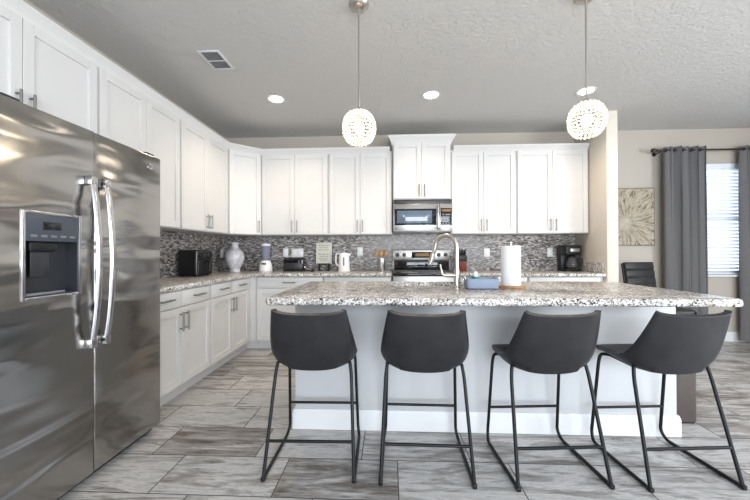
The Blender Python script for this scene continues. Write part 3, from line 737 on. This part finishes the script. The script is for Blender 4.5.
t = thing('electric_kettle', (-.605, D - .14, .915), 'white electric kettle with black water gauge on the back counter', 'kettle'); t.scale = (1, 1, 1.07)
MB().lathe([(0, 0), (.078, 0), (.08, .012), (.074, .02), (0, .02)], 32).build('power_base', 'whitep', t)
MB().lathe([(0, .021), (.074, .021), (.076, .03), (.064, .21), (.060, .222), (0, .232)], 36).build('jug', 'whitep', t)
MB().box((.0, -.078, .07), (.014, -.062, .17), .005, 2, TR(0, .0, 0) @ RX(-.0)).build('water_gauge', 'black', t)
MB().prism([(.052, -.02), (.086, 0), (.052, .02)], .185, .218, .004).build('spout', 'whitep', t)
MB().tube(round_path([(-.055, 0, .215), (-.108, 0, .21), (-.11, 0, .09), (-.07, 0, .06)], .03), .011, 10).build('handle', 'whitep', t)
MB().lathe([(0, .228), (.012, .228), (.01, .242), (0, .244)], 14).build('lid_knob', 'whitep', t)

t = thing('utensil_crock', (-.115, D - .17, .915), 'tall round steel utensil crock left of the stove', 'utensil holder')
MB().lathe([(0, 0), (.045, 0), (.047, .004), (.047, .168), (.044, .168), (.043, .008), (0, .008)], 30).build('cup', 'steel', t)
names_ = ['wooden spoon leaning left in the steel crock', 'wooden spatula standing centre in the steel crock', 'wooden spoon leaning right in the steel crock', 'wooden fork at the back of the steel crock']
for k, (lx, ly, hx) in enumerate([(-.022, -.01, -.055), (-.004, -.018, .0), (.022, -.006, .055), (.004, .02, .02)]):
    b = MB(); z0 = .93; X0, Y0 = -.115, D - .17
    top = Vector((X0 + hx, Y0 + ly, .915 + .21)); b.tube([(X0 + lx*.5, Y0 + ly, z0), tuple(top)], .0055, 8)
    dirv = (top - Vector((X0 + lx*.5, Y0 + ly, z0))).normalized()
    m_ = Matrix.Translation(top + dirv * .025) @ Vector((0, 0, 1)).rotation_difference(dirv).to_matrix().to_4x4()
    if k == 1: b.box((-.024, -.004, -.035), (.024, .004, .035), .004, 2, m_)
    else:
        s2 = bmesh.new(); bmesh.ops.create_uvsphere(s2, u_segments=14, v_segments=8, radius=1); b.merge(s2, m_ @ Matrix.Diagonal((.026, .008, .038, 1)))
    tag(b.build('wooden_spoon' if k in (0, 2) else ('wooden_spatula' if k == 1 else 'wooden_fork'), 'woodl'), names_[k], 'utensil')

t = thing('knife_block', (.915, D - .17, .915), 'red-brown wooden knife block right of the stove', 'knife block')
MB().prism([(-.055, 0), (.075, 0), (.06, .165), (-.075, .205)], -.055, .055, .004, 2, RZ(-PI/2) @ RX(PI/2) if False else Matrix(((0,0,1,0),(1,0,0,0),(0,1,0,0),(0,0,0,1)))).build('block', 'woodr', t)
MB().box((-.0565, -.079, .13), (.0565, .078, .206), .004).build('band', 'black', t)
kn = 0
for cx in (-.034, 0, .034):
    for cy, zz_ in ((-.045, .20), (.02, .185)):
        kn += 1
        col_ = {-.034: 'left', 0: 'middle', .034: 'right'}[cx]; rowp = 'front' if cy < 0 else 'rear'
        b = MB().box((-.009, -.008, 0), (.009, .008, .085), .004, 2, TR(.915 + cx, D - .17 + cy, .915 + zz_) @ RX(.22))
        tag(b.build('kitchen_knife', 'black'), 'black knife handle in the %s row, %s slot of the knife block' % (rowp, col_), 'knife', 'knives in the block')

t = thing('coffee_maker', (2.282, D - .16, .915), 'black drip coffee maker with glass carafe in the right counter corner', 'coffee maker'); t.scale = (.86, .95, 1.03)
MB().box((-.11, -.11, 0), (.10, .13, .028), .01, 3).build('base', 'black', t)
MB().box((-.11, .04, .028), (.10, .13, .22), .008).build('water_tank', 'black', t)
MB().box((-.115, -.10, .20), (.105, .13, .315), .014, 3).build('brew_head', 'black', t)
MB().box((-.05, -.104, .235), (.075, -.099, .275), .004).build('chrome_panel', 'steel', t)
MB().lathe([(0, 0), (.06, 0), (.072, .02), (.074, .06), (.055, .11), (.045, .13), (.048, .138), (.042, .13), (.05, .108), (.068, .06), (.066, .02), (0, .006)], 28, TR(.0, -.035, .034)).build('carafe', 'carafe', t)
MB().lathe([(0, .166), (.05, .166), (.048, .178), (0, .182)], 24, TR(0, -.035, 0)).build('carafe_lid', 'black', t)
MB().tube(round_path([(.045, -.06, .16), (.12, -.08, .165), (.13, -.08, .08), (.07, -.055, .065)], .025), .009, 10).build('carafe_handle', 'black', t)
def outlet(x, z, wd, label, kind='outlet', left=False):
    t = thing('wall_outlet', (x, D - .010, z), label, 'wall outlet')
    MB().box((-wd/2, -.006, -.058), (wd/2, 0, .058), .003).build('plate', 'plate', t)
    n = max(1, round(wd / .07))
    for k in range(n):
        c = -wd/2 + wd * (k + .5) / n; MB().box((c - .017, -.009, -.034), (c + .017, -.005, .034), .003).build('socket', 'whitep', t)
outlet(-1.425, 1.162, .07, 'white single outlet plate on the backsplash right of the blender')
outlet(-1.262, 1.157, .165, 'wide white double switch plate on the backsplash above the toaster')
outlet(-.406, 1.172, .075, 'white outlet plate on the backsplash right of the kettle')
outlet(1.283, 1.152, .075, 'white outlet plate on the backsplash left of the paper towels')
outlet(2.102, 1.15, .07, 'white outlet plate on the backsplash left of the coffee maker')
t = thing('wall_outlet', (XL + .010, 4.33, 1.15), 'white outlet plate on the left backsplash behind the vase', 'wall outlet', PI/2)
MB().box((-.035, -.006, -.058), (.035, 0, .058), .003).build('plate', 'plate', t); MB().box((-.017, -.009, -.034), (.017, -.005, .034), .003).build('socket', 'whitep', t)

# ------------------------------------------------------------ dining side
CY = D - .12
t = thing('curtain_rod', (4.2, CY, 2.44), 'dark bronze curtain rod with finial above the window', 'curtain rod')
MB().tube([(-.80, 0, 0), (.95, 0, 0)], .011, 12).build('rod', 'rod', t)
for s_, x in ((-1, -.80), (1, .95)): MB().lathe([(0, 0), (.013, 0), (.018, .015), (.011, .025), (.028, .05), (.024, .075), (0, .085)], 16, TR(x, 0, 0) @ RY(s_ * PI/2)).build('finial', 'rod', t)
for x in (-.76, .90): MB().tube([(x, 0, -.012), (x, .0, -.012), (x, .06, -.02), (x, .118, -.02)], .007, 8).lathe([(0, 0), (.025, 0), (.025, .006), (0, .006)], 16, TR(x, .118, -.02) @ RX(PI/2)).build('bracket', 'rod', t)
def curtain(x0, x1, folds, label, flare=0.02, ph=0.0):
    b = bmesh.new(); n = folds * 14; zs = [.03, .3, 1.0, 1.8, 2.3, 2.485]; rows = []; th = .004
    w_ = x1 - x0; xm = (x0 + x1) / 2
    for z in zs:
        sc = 1 + flare * (1 - z / 2.48); r1 = []; r2 = []
        for i in range(n + 1):
            s_ = i / n; a = 2 * PI * folds * s_ + ph; wob = .25 * math.sin(3.1 * s_ * PI + z * 1.3)
            y = .044 * math.sin(a + wob) * (.8 + .35 * math.sin(s_ * 17 + z)); x = (s_ - .5) * w_ * sc + .012 * math.sin(2 * a)
            r1.append(b.verts.new((x, y, z))); r2.append(b.verts.new((x, y + th, z)))
        rows.append(r1 + r2[::-1])
    m = len(rows[0])
    for A, B in zip(rows, rows[1:]):
        for k in range(m): b.faces.new((A[k], A[(k+1) % m], B[(k+1) % m], B[k]))
    for R_, in ((rows[0],), (rows[-1],)):
        for k in range(n): b.faces.new((R_[k], R_[k+1], R_[m-2-k], R_[m-1-k]))
    t = thing('curtain', (xm, CY, 0), label, 'curtain', 0, 'charcoal window curtains')
    mb = MB(); mb.bm.free(); mb.bm = b; mb.build('panel', 'curtain', t, ang=80)
    for k in range(2 * folds):
        xx = (-.5 + (k + .5) / (2 * folds)) * w_
        MB().tube([(xx, .02*math.cos(a), 2.44 + .02*math.sin(a)) for a in [2*PI*j/16 for j in range(16)]], .004, 6, closed=True).build('grommet', 'rod', t)
    return t
curtain(3.47, 3.985, 5, 'dark grey curtain panel hanging left of the window')
curtain(4.41, 4.90, 5, 'dark grey curtain panel at the right edge, covering the window right side', ph=1.0)
t = thing('wall_canvas', (3.045, D - .001, 1.61), 'square gold and white sunburst canvas on the dining wall', 'painting')
MB().box((-.366, -.035, -.366), (.366, 0, .366), .004).build('canvas', 'burst', t)
frame(MB(), -.372, .372, -.372, .372, .007, -.033, 0, .001).build('edge_frame', 'rod', t)

def dining_chair(loc, rz, label):
    t = thing('dining_chair', (*loc, 0), label, 'chair', rz, 'black dining chairs')
    # faces +y locally; back at -y
    MB().box((-.22, -.22, .40), (.22, .22, .48), .02, 3).build('seat', 'leather', t)
    b = MB()
    for k in range(6): b.box((-.205, -.245, .50 + k*.09), (.205, -.195, .588 + k*.09), .014, 3, TR(0, -.22, .5) @ RX(.14) @ TR(0, .22, -.5))
    b.build('backrest', 'leather', t)
    for sx in (-1, 1):
        MB().tube([(sx*.20, -.225, .42), (sx*.20, -.24, .0)], [.018, .012], 8).build('leg', 'blackmetal', t)
        MB().tube([(sx*.20, .20, .42), (sx*.20, .205, .0)], [.018, .012], 8).build('leg', 'blackmetal', t)
        MB().tube([(sx*.212, -.22, .44), (sx*.212, -.305, 1.02)], .011, 8).build('back_post', 'blackmetal', t)
    return t
dining_chair((3.0, 3.78), PI + .25, 'black channel-backed dining chair under the sunburst canvas')

t = thing('trash_bin', (1.955, 2.46, 0), 'tall bronze-brown bin with black lid at the right end of the island', 'trash bin')
MB().prism(rrect(-.095, -.13, .108, .15, .02), .012, .70, .004, 2).build('body', 'bin', t)
MB().prism(rrect(-.098, -.133, .112, .153, .022), .70, .765, .018, 3).build('lid', 'black', t)
MB().prism(rrect(-.09, -.125, .103, .145, .02), 0, .014).build('base', 'black', t)
